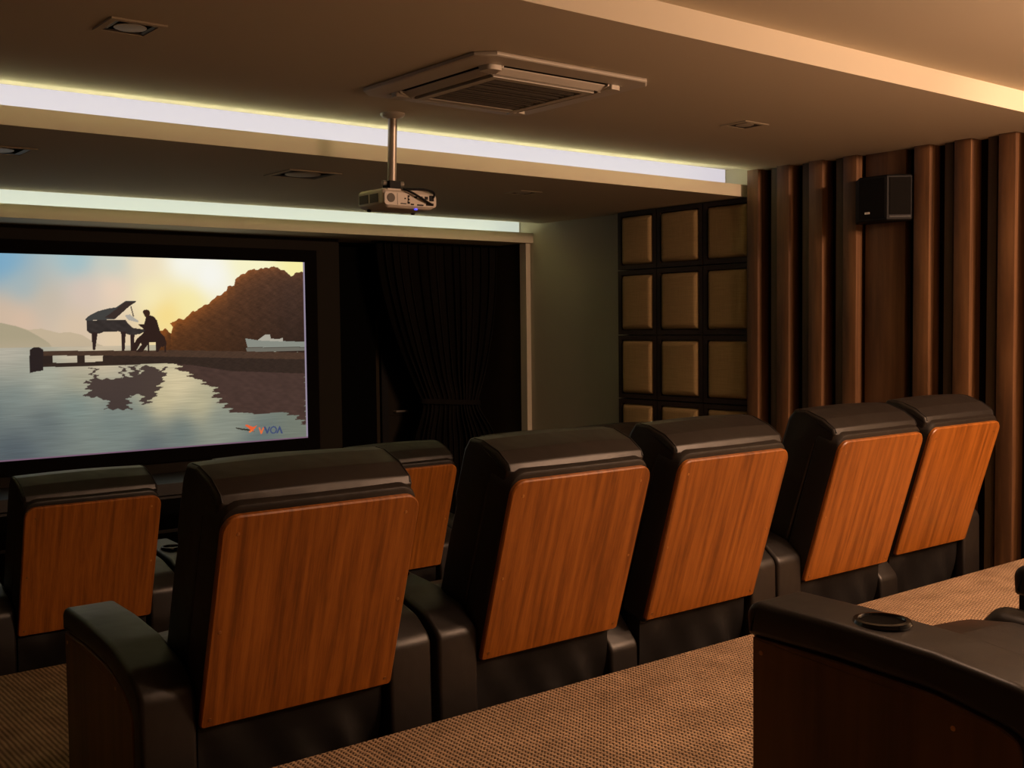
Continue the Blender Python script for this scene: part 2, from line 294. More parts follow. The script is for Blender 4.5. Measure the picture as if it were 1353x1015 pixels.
SHAPES={
 'hill':[(0.5058,0.6096),(0.5252,0.6186),(0.5369,0.6251),(0.5562,0.6112),(0.5622,0.6449),(0.5531,0.6652),(0.5769,0.6812),(0.6007,0.6851),(0.6333,0.7259),(0.6661,0.7603),(0.6994,0.7951),(0.733,0.8304),(0.7376,0.8555),(0.7587,0.87),(0.7633,0.9008),(0.7934,0.9299),(0.8236,0.9522),(0.8759,0.9685),(0.9111,0.96),(0.9376,0.9424),(0.9508,0.9242),(0.969,0.9364),(1.0149,0.9527),(1.0089,0.4841),(0.5197,0.5113)],
 'mountains':[(0.0074,0.6895),(0.0836,0.668),(0.1225,0.6515),(0.1553,0.6323),(0.1891,0.6379),(0.2365,0.6155),(0.2644,0.62),(0.2993,0.6038),(0.3272,0.5708),(0.37,0.5369),(0.3699,0.5265),(0.0046,0.5406)],
 'mountain_near':[(0.0075,0.6955),(0.0836,0.668),(0.1225,0.6515),(0.1553,0.6285),(0.1816,0.6004),(0.2083,0.5681),(0.2213,0.5322),(0.0046,0.5406)],
 'post':[(0.1569,0.5347),(0.1672,0.5469),(0.182,0.5463),(0.1927,0.5359),(0.1909,0.4326),(0.1719,0.4287),(0.155,0.4222)],
 'deck':[(0.1871,0.5285),(0.4139,0.5221),(0.5823,0.5169),(1.009,0.487),(1.0085,0.4474),(0.5818,0.4816),(0.4135,0.4958),(0.1868,0.5059)],
 'deck_low':[(0.1861,0.4706),(0.2828,0.4657),(0.3544,0.4698),(0.355,0.5049),(0.5349,0.4931),(1.0085,0.4518),(1.0075,0.3665),(0.7436,0.397),(0.6129,0.4377),(0.5342,0.45),(0.354,0.4464),(0.1858,0.4492)],
 'pile1':[(0.1902,0.5083),(0.2175,0.5071),(0.2167,0.464),(0.1894,0.4654)],
 'pile2':[(0.2836,0.508),(0.3048,0.5071),(0.304,0.4594),(0.2827,0.4605)],
 'hill_reflection':[(0.5733,0.448),(1.0076,0.3812),(1.0035,0.0572),(0.9586,0.1284),(0.9138,0.1549),(0.8256,0.1537),(0.7404,0.1723),(0.7159,0.2168),(0.6835,0.2686),(0.6922,0.3027),(0.6599,0.3329),(0.6279,0.3627),(0.6042,0.3917),(0.5729,0.4208)],
 'piano_reflection':[(0.306,0.3715),(0.3217,0.3704),(0.3229,0.4416),(0.3337,0.441),(0.3327,0.3826),(0.4042,0.3778),(0.4052,0.4436),(0.4156,0.443),(0.4146,0.3837),(0.4326,0.3891),(0.435,0.4419),(0.45,0.4411),(0.4604,0.3873),(0.4666,0.4402),(0.484,0.4393),(0.5031,0.4382),(0.5143,0.4107),(0.534,0.4365),(0.5347,0.3825),(0.5209,0.3429),(0.5085,0.29),(0.4771,0.2391),(0.4604,0.2433),(0.4642,0.2937),(0.4251,0.2903),(0.4276,0.2171),(0.3504,0.2273),(0.3726,0.2488),(0.3513,0.2834),(0.3012,0.2943),(0.3123,0.3192)],
 'lid':[(0.3083,0.6824),(0.321,0.7025),(0.3438,0.7227),(0.3717,0.7362),(0.3959,0.7422),(0.4195,0.7706),(0.4234,0.7743),(0.4546,0.7746),(0.4532,0.7686),(0.4359,0.7501),(0.3911,0.6817),(0.3106,0.6757)],
 'piano':[(0.3114,0.6757),(0.3911,0.6795),(0.4219,0.6792),(0.4281,0.6631),(0.4419,0.6377),(0.4785,0.6278),(0.477,0.6163),(0.4623,0.605),(0.4361,0.5987),(0.4207,0.6083),(0.4003,0.6201),(0.3596,0.6187),(0.3469,0.6099),(0.3219,0.6105),(0.3122,0.6242)],
 'lid_inner':[(0.3633,0.691),(0.3984,0.7363),(0.4207,0.7683),(0.4519,0.7718),(0.4359,0.7501),(0.3911,0.684)],
 'leg1':[(0.3245,0.6149),(0.342,0.6146),(0.3343,0.5314),(0.3317,0.5247),(0.3268,0.5317)],
 'leg2':[(0.408,0.62),(0.4222,0.6174),(0.4172,0.52),(0.4085,0.5203)],
 'leg3':[(0.4348,0.6011),(0.4471,0.6008),(0.4449,0.5272),(0.4343,0.5207)],
 'sheet':[(0.4209,0.7021),(0.4352,0.7066),(0.448,0.6882),(0.4608,0.6719),(0.458,0.6651),(0.4322,0.6768),(0.4246,0.6906)],
 'stick':[(0.4369,0.7478),(0.4401,0.7501),(0.4475,0.6951),(0.4442,0.6951)],
 'head':[(0.4737,0.724),(0.4788,0.7305),(0.4841,0.7319),(0.492,0.7272),(0.4952,0.7133),(0.4929,0.7008),(0.4847,0.6888),(0.4795,0.6926),(0.4766,0.7064),(0.474,0.7134)],
 'man':[(0.4821,0.6902),(0.4916,0.7041),(0.5061,0.6947),(0.5151,0.6737),(0.5187,0.6457),(0.5248,0.6083),(0.5366,0.5869),(0.5415,0.5563),(0.5304,0.5333),(0.5251,0.5382),(0.5152,0.5096),(0.5099,0.5098),(0.508,0.5621),(0.4894,0.5626),(0.4852,0.5489),(0.4688,0.5124),(0.4504,0.5141),(0.4667,0.5495),(0.4642,0.5588),(0.4505,0.5177),(0.4322,0.5176),(0.4541,0.5822),(0.4702,0.6049),(0.4784,0.6232),(0.4579,0.6558),(0.4763,0.6556),(0.4798,0.6787)],
 'stool':[(0.4842,0.5721),(0.4903,0.5719),(0.4885,0.5093),(0.4846,0.5094)],
 'stool2':[(0.5338,0.5472),(0.5407,0.5564),(0.5389,0.5072),(0.5354,0.5073)],
 'boat':[(0.791,0.5737),(0.8312,0.5627),(1.0097,0.5472),(1.0094,0.5193),(0.798,0.524)],
 'cabin':[(0.8418,0.5738),(0.8577,0.5919),(0.8752,0.5915),(0.8767,0.5699),(0.9058,0.5663),(0.9193,0.5746),(0.919,0.5529),(0.8312,0.5612)],
 'boat_refl':[(0.7919,0.5214),(1.0094,0.5164),(1.0091,0.4988),(0.7959,0.4987)],
 'tent':[(0.2174,0.5045),(0.2834,0.5016),(0.283,0.4734),(0.2169,0.4767)],
 'feather':[(0.7501,0.0889),(0.7722,0.08),(0.7944,0.0737),(0.8178,0.0549),(0.7965,0.0634),(0.772,0.0715),(0.7566,0.0793)],
 'bird':[(0.7835,0.0954),(0.788,0.1004),(0.7969,0.0939),(0.8103,0.083),(0.8239,0.0908),(0.8158,0.0731),(0.81,0.0663),(0.8133,0.0584),(0.801,0.0681),(0.7945,0.0793)],
 'bird2':[(0.7942,0.0589),(0.8033,0.0678),(0.8111,0.0643),(0.7986,0.052)],
 'orange_v':[(0.8283,0.0783),(0.8333,0.0792),(0.8375,0.0574),(0.8442,0.0791),(0.8483,0.0775),(0.8396,0.041),(0.8351,0.0427)],
 'blue_v':[(0.8454,0.0801),(0.8522,0.0801),(0.8581,0.0568),(0.8644,0.0787),(0.8694,0.0788),(0.8602,0.0423),(0.8556,0.0428)],
 'lambda':[(0.8885,0.0381),(0.8995,0.0776),(0.9023,0.0773),(0.9118,0.036),(0.9055,0.0368),(0.9004,0.0612),(0.8938,0.0374)],
}
HORIZON=0.547
# ------------------------------------------------------------------ the room
Z1, Z2, Z3 = -1.76, -1.475, -1.172           # the three stepped floors
YE2, YE3 = 5.10, 2.72                        # front edges of the upper two steps
XL, XR = -.9, 6.0; YB, YF = -3.0, 7.95
def riser(name, y0, y1, zt):                 # carpeted step with a rounded nosing at its front edge
    pr = round_poly([(y0, zt), (y1, zt), (y1, zt-.5), (y0, zt-.5)], [0, .012, 0, 0], 4)
    struct(name, MB().loops([[(x, p, q) for p, q in pr] for x in (XL, XR)]), M_CARPET, 30)
struct('floor', MB().box(XL, XR, YE2, YF, Z1-.2, Z1), M_CARPET)
riser('floor', YE3, YE2, Z2)
riser('floor', YB, YE3, Z3)
wall_r = struct('wall_right', MB().box(XR, XR+.15, YB, YF+.15, Z1-.2, 1.25), M_WALL)
struct('wall_left', MB().box(XL-.15, XL, YB, YF+.15, Z1-.2, 1.25), plain('left_wall_paint', (112, 98, 78), .85, .15, bump=.05, bscale=120))
struct('wall_back', MB().box(XL, XR, YB-.15, YB, Z1-.2, 1.25), M_WALL)
struct('wall_front', MB().box(XL, XR, YF, YF+.15, Z1-.2, 1.25), M_DARKWALL)
struct('ceiling', MB().box(XL, XR, YB, 2.71, 1.10, 1.20), M_CEIL)
struct('ceiling', MB().box(XL, XR, 2.71, 4.79, 1.0, 1.20), M_CEIL)
struct('ceiling', MB().box(XL, XR, 4.79, 5.22, 1.05, 1.20), M_CEIL)
struct('ceiling', MB().box(XL, XR, 4.892, 7.07, .838, .872).box(XL, XR, 5.12, 5.20, .872, 1.05), M_CEIL)
struct('trim_1', MB().box(XL, XR, 4.87, 4.892, .838, .917), M_CEIL)
struct('ceiling', MB().box(XL, XR, 7.07, 7.45, .872, 1.0).box(XL, XR, 7.35, 7.43, .72, .872), M_CEIL)
struct('trim_2', MB().box(XL, XR, 7.18, 7.202, .686, .768), M_CEIL)
struct('ceiling', MB().box(XL, XR, 7.202, YF, .686, .72), M_CEIL)
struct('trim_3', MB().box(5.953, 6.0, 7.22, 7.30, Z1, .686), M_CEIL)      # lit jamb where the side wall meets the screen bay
struct('trim_4', MB().box(5.965, 6.0, 7.302, 7.95, Z1, .686), M_DARKWALL)  # side wall beyond the jamb; its shadow is put into the dark paint
# led strips in the two coves
def led(name, label, y, z0, z1, m, yt, zt):
    o = thing(name, label, 'cove light', ((XL+XR)/2, y, z0))
    part('glowing_back', MB().box(XL+.02, XR-.02, y-.012, y, z0, z1), m, o, 0)  # stands for the cove's lit back wall; its light is put in as glow
    part('led_tape', MB().box(XL+.02, XR-.22, yt, yt+.012, zt, zt+.006), M_TAPE, o, 0)
    part('tape_channel', MB().box(XL+.02, XR-.02, yt-.003, yt+.015, zt-.03, zt), M_WHITE, o, 0)
led('cove_light', 'long bright white strip light in the ceiling cove just behind the projector pole', 5.12, .90, 1.05, M_COVEGLOW, 4.90, .909)
led('cove_light', 'long white strip light in the far ceiling cove above the screen', 7.35, .74, .872, M_COVEGLOW2, 7.21, .760)

# slatted walnut cladding on the right wall: backing board, proud slats, thin recessed slats
part('backing_board', MB().box(5.96, 6.0, 1.9, 4.813, Z2, 1.0), M_BACKING, wall_r, 0)
def slat(name, x0, x1, y0, y1, m, z0=None):
    pr = round_poly([(x0, y0), (x1, y0), (x1, y1), (x0, y1)], [.004, 0, 0, .004], 2)
    zb = (Z3 if y1 < YE3 else Z2) if z0 is None else z0
    part(name, MB().loops([[(p, q, z) for p, q in pr] for z in (zb, 1.0)]), m, wall_r, 30)
K = 5.85/5.9
fr = [(4.763, 4.854), (4.516, 4.612), (4.262, 4.364), (4.017, 4.113), (3.536, 3.636), (3.287, 3.387), (3.033, 3.130), (2.785, 2.882), (2.537, 2.634), (2.290, 2.386)]
for i, (a, b) in enumerate(fr):
    slat('wall_slat', 5.85, 5.96, a*K, b*K, M_SLAT)
    if i and i != 4: slat('recessed_slat', 5.905, 5.96, b*K+.035, b*K+.088, M_THIN)
slat('wide_board', 5.90, 5.96, 3.688, 3.955, M_SLAT)
# upholstered acoustic panels, three columns
ys = [6.085, 5.685, 5.245, 4.822]; zs = [.838, .406, -.075, -.548, -1.022, Z2]
for i in range(3):
    for j in range(5):
        y1, y0 = ys[i]-.004, ys[i+1]+.004; z1, z0 = zs[j]-.004, zs[j+1]+.004
        fm = MB(); fw = .032; xa, xb = 5.905, 6.0
        for (p0, p1, q0, q1) in ((y0, y1, z1-fw, z1), (y0, y1, z0, z0+fw), (y0, y0+fw, z0+fw, z1-fw), (y1-fw, y1, z0+fw, z1-fw)):
            fm.box(xa, xb, p0, p1, q0, q1)
        pn = part('acoustic_panel', fm, M_FRAME, wall_r, 0)
        pad = MB(); rc = lambda e: round_poly([(y0+fw+e, z0+fw+e), (y1-fw-e, z0+fw+e), (y1-fw-e, z1-fw-e), (y0+fw+e, z1-fw-e)], .012, 3)
        L = [[(5.985, p, q) for p, q in rc(.002)]]
        for k in range(7):
            t = math.pi/2*k/6; L.append([(5.935-.045*math.sin(t), p, q) for p, q in rc(.042*(1-math.cos(t))+.003)])
        pad.loops(L); part('fabric_pad', pad, M_PAD, pn, 40)

# ------------------------------------------------------------------ screen wall
struct('trim_5', MB().box(1.0, 4.42, 7.63, 7.95, -1.0, .686), M_SCREENWALL)
struct('trim_6', MB().box(4.42, 4.905, 7.90, 7.95, Z1, .686), plain('black_recess', (8, 8, 7), .95, .05))  # near-black board between the screen wall and the door
d1 = struct('door_1', MB().box(4.967, 5.03, 7.915, 7.95, Z1, .063).box(5.70, 5.765, 7.915, 7.95, Z1, .063).box(5.03, 5.70, 7.915, 7.95, .008, .063), M_BLACK)
dl = part('door_leaf', MB().box(5.032, 5.698, 7.93, 7.95, Z1, -.74).box(5.032, 5.698, 7.93, 7.95, -.732, .006), M_SCREENWALL, d1, 0)
part('door_handle', MB().tube([(5.09, 7.93, -.70), (5.09, 7.895, -.70), (5.20, 7.89, -.70)], .009), M_METAL, dl)
SX0, SX1, SZ0, SZ1, SY = 1.74, 4.105, -.828, .498, 7.6
scr = thing('projection_screen', 'large wide projection screen showing a grand piano on a lake pier', 'screen', ((SX0+SX1)/2, SY, SZ0-.09))
fb = .09
for (a, b, c_, d_) in ((SX0-fb, SX1+fb, SZ1, SZ1+fb), (SX0-fb, SX1+fb, SZ0-fb, SZ0), (SX0-fb, SX0, SZ0, SZ1), (SX1, SX1+fb, SZ0, SZ1)):
    part('frame_bar', MB().box(a, b, SY-.025, SY+.03, c_, d_), M_SCREENFRAME, scr, 0)
# -- the projected picture: a flat, luminous colour-mapped grid
def inpoly(P, S, T):
    r = np.zeros(S.shape, bool); n = len(P)
    for i in range(n):
        x0, y0 = P[i]; x1, y1 = P[(i+1) % n]
        if y0 == y1: continue
        c = ((y0 > T) != (y1 > T)) & (S < (x1-x0)*(T-y0)/(y1-y0)+x0); r ^= c
    return r
def paint(S, T):
    rng = np.random.RandomState(3)
    def rbf(samples, s, t, kx=1.0):
        num = np.zeros(s.shape+(3,)); den = np.zeros(s.shape)
        for a, b, r_, g_, bl in samples:
            d = ((s-a)*1.78*kx)**2+(t-b)**2; wgt = 1/(d+.006)**1.7
            num += wgt[..., None]*np.array([r_, g_, bl]); den += wgt
        return num/den[..., None]
    def vnoise(s, t, seed):
        q = np.zeros(s.shape); rr = np.random.RandomState(seed)
        for k in range(9):
            fx, fy = rr.uniform(.4, 1, 2); ph = rr.uniform(0, 6.28); sg = rr.choice([-1, 1])
            q += np.sin(s*fx*(k+2)*3+sg*t*fy*(k+2)*3+ph+1.7*np.sin(t*9*fy+ph))
        return q/9
    sky = rbf(SKY, S, T)
    water = rbf(WATER, S, T)
    rip = vnoise(S*2.2, T*30, 5)*.5+vnoise(S*5, T*60, 6)*.35
    water = water*(1+.16*rip[..., None])
    C = np.where((T > HORIZON)[..., None], sky, water)
    def put(name, col, s=S, t=T, a=1.0):
        m = inpoly(SHAPES[name], s, t); col = np.asarray(col)
        cc = col if col.ndim > 1 else np.broadcast_to(col/255., C.shape)
        C[m] = (C*(1-a)+cc*a)[m]
    near = np.clip((.60-T)/.10, 0, 1)[..., None]
    put('mountains', np.array([196, 178, 148])/255*(1-near)+np.array([190, 172, 145])/255*near+S[..., None]*0, a=.8)
    put('mountain_near', np.array([168, 158, 130])/255*(1-near)+np.array([188, 172, 145])/255*near+S[..., None]*0, a=.8)
    C[(T < HORIZON)] = water[T < HORIZON]
    jit = .006*np.sin(S*160)+.006*np.sin(S*67+1)+.004*np.sin(S*310)
    h = vnoise(S*9, T*9, 11); h2 = vnoise(S*26, T*26, 12)
    g = np.clip((S-.52)/.42, 0, 1)[..., None]; tt = np.clip((T-.5)/.45, 0, 1)[..., None]
    h3 = vnoise(S*60, T*60, 14)
    top = np.interp(S, [p[0] for p in sorted(SHAPES['hill'][:19])], [p[1] for p in sorted(SHAPES['hill'][:19])])
    rim = np.exp(-np.clip(top-T, 0, 1)/.045)[..., None]
    hill = np.array([112, 66, 34])*(1-g)+np.array([66, 46, 37])*g+np.array([66, 32, 6])*rim*(1.1-.6*g)
    hill = hill*(.72+.36*tt)/255*(1+.14*h[..., None]+.16*h2[..., None]+.12*h3[..., None])
    put('hill', hill, S, T+jit*(.6+.5*h2))
    put('boat_refl', (110, 108, 98)); put('boat', (138, 142, 132)); put('cabin', (176, 172, 158))
    wob = .007*np.sin(T*190+2*np.sin(S*30))+.004*np.sin(T*420)
    put('hill_reflection', np.array([72, 53, 47])/255*(1+.12*h[..., None]+.1*rip[..., None]), S+wob*1.6, T)
    put('piano_reflection', (62, 48, 45), S+wob, T+.004*np.sin(S*220), .9)
    put('deck_low', np.array([50, 38, 32])/255*(1+.2*h2[..., None])); put('pile1', (44, 34, 30)); put('pile2', (48, 36, 30))
    put('deck', np.array([74, 54, 42])/255*(1+.15*h2[..., None])); put('post', (40, 32, 32))
    put('lid', (66, 66, 64)); put('lid_inner', (58, 46, 42)); put('piano', np.array([52, 46, 44])/255*(1+.25*h[..., None]))
    put('stick', (60, 50, 45))
    for k in ('leg1', 'leg2', 'leg3'): put(k, (48, 34, 32))
    put('sheet', (178, 172, 160)); put('stool', (46, 30, 26)); put('stool2', (46, 30, 26)); put('man', (46, 30, 26)); put('head', (58, 36, 26))
    put('feather', (52, 48, 38)); put('bird', (232, 96, 50)); put('bird2', (228, 120, 60)); put('orange_v', (226, 110, 60)); put('blue_v', (62, 74, 112)); put('lambda', (62, 74, 112))
    rr = np.sqrt(((S-.8795)/.0118)**2+((T-.0588)/.0215)**2)
    C[(rr < 1) & (rr > .66)] = np.array([62, 74, 112])/255
    C[S > .994] = np.array([150, 138, 158])/255; C[T < .006] = np.array([120, 92, 112])/255
    C = np.clip(C, 0, 1)
    return np.where(C <= .04045, C/12.92, ((C+.055)/1.055)**2.4)
nx, nz = 620, 350
s = np.linspace(0, 1, nx+1); t = np.linspace(0, 1, nz+1); S_, T_ = np.meshgrid(s, t)
colr = paint(S_, T_)
bs = base(scr)
vx = np.stack([SX0+S_*(SX1-SX0)-bs.x, np.full_like(S_, 0.0), SZ0+T_*(SZ1-SZ0)-bs.z], -1).reshape(-1, 3)
ii = (np.arange(nz)[:, None]*(nx+1)+np.arange(nx)[None]).ravel()
fc = np.stack([ii, ii+1, ii+nx+2, ii+nx+1], -1)
me = bpy.data.meshes.new('picture'); me.vertices.add(len(vx)); me.vertices.foreach_set('co', vx.ravel())
me.loops.add(fc.size); me.loops.foreach_set('vertex_index', fc.ravel().astype(np.int32))
me.polygons.add(len(fc)); me.polygons.foreach_set('loop_start', (np.arange(len(fc))*4).astype(np.int32))
me.update(calc_edges=True)
ca = me.color_attributes.new('projected', 'FLOAT_COLOR', 'POINT')
ca.data.foreach_set('color', np.concatenate([colr.reshape(-1, 3), np.ones((len(vx), 1))], 1).astype(np.float32).ravel())
mp, nt, b = new_mat('projected_picture'); at = nt.nodes.new('ShaderNodeAttribute'); at.attribute_name = 'projected'
b.inputs['Base Color'].default_value = (.02, .02, .02, 1); b.inputs['Roughness'].default_value = .9; b.inputs['Specular IOR Level'].default_value = .05
nt.links.new(at.outputs['Color'], b.inputs['Emission Color']); b.inputs['Emission Strength'].default_value = .92
me.materials.append(mp); link('picture', me, scr)
part('screen_backing', MB().box(SX0, SX1, SY+.004, SY+.03, SZ0, SZ1), M_SCREENFRAME, scr, 0)

# low media console under the screen
con = thing('media_console', 'long dark low media console with glass doors under the screen', 'cabinet', (2.7, 7.35, Z1))
part('top_slab', MB().box(1.0, 4.40, 7.08, 7.62, -1.075, -1.0), M_CONSOLE, con, 0)
part('carcass', MB().box(1.03, 4.37, 7.16, 7.60, Z1+.06, -1.076), M_BLACK, con, 0)
part('plinth', MB().box(1.08, 4.32, 7.20, 7.58, Z1, Z1+.06), M_BLACK, con, 0)
for k in range(6):
    x0 = 1.04+k*.555; x1 = x0+.545; z0, z1 = Z1+.07, -1.085
    fm = MB().box(x0, x0+.022, 7.135, 7.16, z0, z1).box(x1-.022, x1, 7.135, 7.16, z0, z1).box(x0+.022, x1-.022, 7.135, 7.16, z1-.022, z1).box(x0+.022, x1-.022, 7.135, 7.16, z0, z0+.022).box(x0+.022, x1-.022, 7.135, 7.16, -1.33, -1.312)
    dr = part('door', fm, M_CONSOLE, con, 0)
    part('glass_pane', MB().box(x0+.022, x1-.022, 7.145, 7.152, -1.312, z1-.022).box(x0+.022, x1-.022, 7.145, 7.152, z0+.022, -1.33), M_GLASS, dr, 0)

# gathered curtain right of the screen
def curtain():
    nx_, nz_ = 200, 60; mb = MB(); zt, zb, ztie = .676, Z1+.02, -.62
    L = []
    for j in range(nz_+1):
        z = zt+(zb-zt)*j/nz_
        if z > ztie:
            f = ((zt-z)/(zt-ztie)); f2 = f**1.7
            xl = 4.74+(5.17-4.74)*f2; xr = 5.94+(5.72-5.94)*f**2.2
        else:
            f = (ztie-z)/(ztie-zb); e = min(1, f*3.2); e = e*e*(3-2*e)
            xl = 5.17-.10*e; xr = 5.72+.18*e
        squeeze = math.exp(-((z-ztie)/.16)**2)
        row = []
        for i in range(nx_+1):
            u = i/nx_; ph = u*2*math.pi*15+1.2*math.sin(u*9)+.3*math.sin(z*2+u*4)
            amp = .042*(1-.55*squeeze)*(1+.35*math.sin(u*23))
            row.append((xl+(xr-xl)*u+.012*math.sin(ph*2), 7.60+amp*math.sin(ph)-.05*squeeze*math.sin(math.pi*u), z))
        L.append(row)
    n = nx_+1
    fr_ = [p for r in L for p in r]; bk = [(p[0], p[1]+.006, p[2]) for p in fr_]; N0 = len(fr_)
    faces = []
    for j in range(nz_):
        for i in range(nx_):
            a = j*n+i; faces += [(a, a+1, a+n+1, a+n), (N0+a, N0+a+n, N0+a+n+1, N0+a+1)]
    for j in range(nz_):
        for i in (0, nx_):
            a = j*n+i; faces.append((a, a+n, N0+a+n, N0+a))
    for i in range(nx_):
        for j in (0, nz_):
            a = j*n+i; faces.append((a, a+1, N0+a+1, N0+a))
    return mb.add(fr_, faces[:0]).add(bk, faces[:0]), faces
cmb, cf = curtain(); cmb.f = cf
cur = thing('curtain', 'tall black pleated curtain gathered by a tieback, right of the screen', 'curtain', (5.4, 7.6, Z1))
part('drape', cmb, M_CURTAIN, cur, 60)
tb = [(5.43+.30*math.cos(a), 7.585+.085*math.sin(a), -.62-.02*math.cos(a)) for a in [k*2*math.pi/32 for k in range(32)]]
tl = MB().loops([[(p[0], p[1], p[2]+dz) for p in tb] for dz in (-.02, -.012, .012, .02)], cap=False)
part('tieback', tl, M_CURTAIN, cur, 60)
part('curtain_track', MB().box(4.70, 5.965, 7.585, 7.615, .678, .686), M_BLACK, cur, 0)

# ------------------------------------------------------------------ ceiling fittings
def cassette():
    x0, x1, y0, y1 = 2.495, 3.385, 3.25, 4.14; zc = 1.0; cx_, cy_ = (x0+x1)/2, (y0+y1)/2
    t = thing('air_conditioner', 'square white ceiling cassette air conditioner with central grille', 'air conditioner', (cx_, cy_, zc))
    ch = .06
    outer = lambda d: [(x0+ch+d*.4, y0+d), (x1-ch-d*.4, y0+d), (x1-d, y0+ch+d*.4), (x1-d, y1-ch-d*.4), (x1-ch-d*.4, y1-d), (x0+ch+d*.4, y1-d), (x0+d, y1-ch-d*.4), (x0+d, y0+ch+d*.4)]
    ring = lambda d, z: [(p, q, z) for p, q in outer(d)]
    # facia ring: outer edge, sloping face, inner edge with a square opening for the grille
    mb = MB().loops([ring(0, zc-.002), ring(0, zc-.014), ring(.006, zc-.018), ring(.098, zc-.022), ring(.104, zc-.012), ring(.02, zc-.002)], cap=False, closed=True)
    part('facia', mb, M_WHITE, t, 30)
    part('core', MB().loops([ring(.10, zc-.012), ring(.10, zc-.017)]), M_DARKGREY, t, 0)
    # four outlets with a swing louver each
    for k in range(4):
        mb = MB(); h = .27
        c, s_ = math.cos(k*math.pi/2), math.sin(k*math.pi/2)
        def rot(p): return (cx_+p[0]*c-p[1]*s_, cy_+p[0]*s_+p[1]*c, p[2])
        prof = [(-.326, zc-.022), (-.322, zc-.026), (-.288, zc-.042), (-.285, zc-.039), (-.320, zc-.021)]
        L = [[rot((x, p, q)) for p, q in prof] for x in (-h, h)]
        part('louver', MB().loops(L), M_WHITE, t, 0)
        for xx in (-h-.004, h+.004):
            mb = MB(); mb.loops([[rot((xx+d, p, q)) for p, q in ((-.340, zc-.017), (-.336, zc-.028), (-.272, zc-.044), (-.268, zc-.017))] for d in (-.004, .004)])
            part('louver_bracket', mb, M_WHITE, t, 0)
        pr = round_poly([(-.345, -.345), (-.285, -.345), (-.262, -.262), (-.345, -.285)], [.03, .006, .006, .006], 4)
        part('corner_cover', MB().loops([[rot((p, q, z)) for p, q in pr] for z in (zc-.017, zc-.040)]), M_WHITE, t, 30)
    # return-air grille: frame and bars
    g = .262
    fm = MB(); zt, zb = zc-.017, zc-.046
    for (a, b, c_, d_) in ((-g, g, -g, -g+.035), (-g, g, g-.035, g), (-g, -g+.035, -g+.035, g-.035), (g-.035, g, -g+.035, g-.035)):
        fm.box(cx_+a, cx_+b, cy_+c_, cy_+d_, zb, zt)
    gr = part('grille_frame', fm, M_WHITE, t, 0)
    for k in range(14):
        yy = cy_-g+.05+k*(2*g-.10)/13
        part('grille_bar', MB().box(cx_-g+.035, cx_+g-.035, yy-.006, yy+.006, zb+.003, zb+.012), M_GREY, gr, 0)
    for k in range(5):
        yy = cy_-g+.085+k*.09
        part('grille_rib', MB().box(cx_-g+.035, cx_+g-.035, yy-.0025, yy+.0025, zb-.001, zb+.004), M_GREY, gr, 0)
cassette()

def downlight(x0, x1, y0, y1, zc, label, deep=.05):
    t = thing('recessed_downlight', label, 'downlight', ((x0+x1)/2, (y0+y1)/2, zc), 'unlit square downlights in the ceiling')
    fw = .022; fm = MB()
    for (a, b, c_, d_) in ((x0, x1, y0, y0+fw), (x0, x1, y1-fw, y1), (x0, x0+fw, y0+fw, y1-fw), (x1-fw, x1, y0+fw, y1-fw)):
        fm.box(a, b, c_, d_, zc-.006, zc)
    part('trim_frame', fm, M_CEIL, t, 0)
    # shallow reflector dish and lens
    q = MB(); ox, oy = (x0+x1)/2, (y0+y1)/2; hx, hy = (x1-x0)/2-fw, (y1-y0)/2-fw
    sq = lambda k, z: [(ox-hx*k, oy-hy*k, z), (ox+hx*k, oy-hy*k, z), (ox+hx*k, oy+hy*k, z), (ox-hx*k, oy+hy*k, z)]
    q.loops([sq(1, zc-.001), sq(1, zc-.004), sq(.8, zc-.002), sq(.8, zc-.001)], cap=True)
    part('reflector', q, M_GREY, t, 0)
    part('lens', MB().lathe([(.001, zc-.006), (min(hx, hy)*.4, zc-.0055), (min(hx, hy)*.74, zc-.004), (min(hx, hy)*.76, zc-.002)], ox, oy, 20), M_WHITE, t, 40)
downlight(1.290, 1.474, 3.625, 3.81, 1.0, 'square downlight at the upper left, in the ceiling nearest the camera')
downlight(4.405, 4.588, 3.632, 3.795, 1.0, 'square downlight near the slatted right wall, right of the air conditioner')
downlight(2.82, 3.135, 5.36, 5.66, .838, 'square downlight left of the projector, between the two light coves')
downlight(1.27, 1.573, 5.42, 5.67, .838, 'square downlight cut by the left edge, between the two light coves')
downlight(4.42, 4.59, 5.40, 5.57, .838, 'small square downlight right of the projector, between the two light coves')

# projector on its pole
pm = thing('projector_mount', 'white ceiling pole with round flange holding the projector', 'projector mount', (2.90, 4.50, 1.0))
px0, pyy = 2.902, 4.49
part('flange', MB().lathe([(.058, 1.0), (.058, .994), (.050, .984), (.030, .978), (.024, .975)], px0, pyy, 28), M_WHITE, pm, 40)
part('pole', MB().tube([(px0, pyy, .98), (px0+.018, pyy+.045, .672)], .0215, 20), M_METAL, pm, 40)
part('clamp', MB().box(2.895, 2.955, 4.51, 4.575, .655, .692), M_BLACK, pm, 0)
for dx in (-.04, .055):
    part('knob', MB().tube([(2.92+dx-.008, 4.54, .682), (2.92+dx+.012, 4.54, .682)], .012, 12), M_METAL, pm, 30)
part('mount_plate', MB().box(2.86, 2.99, 4.50, 4.62, .6485, .6555), M_BLACK, pm, 0)
pj = thing('projector', 'white projector hanging from the ceiling pole, its ports and cables facing the seats', 'projector', (2.97, 4.57, .555))
bx0, bx1, by0, by1, bz0, bz1 = 2.815, 3.125, 4.45, 4.68, .558, .648
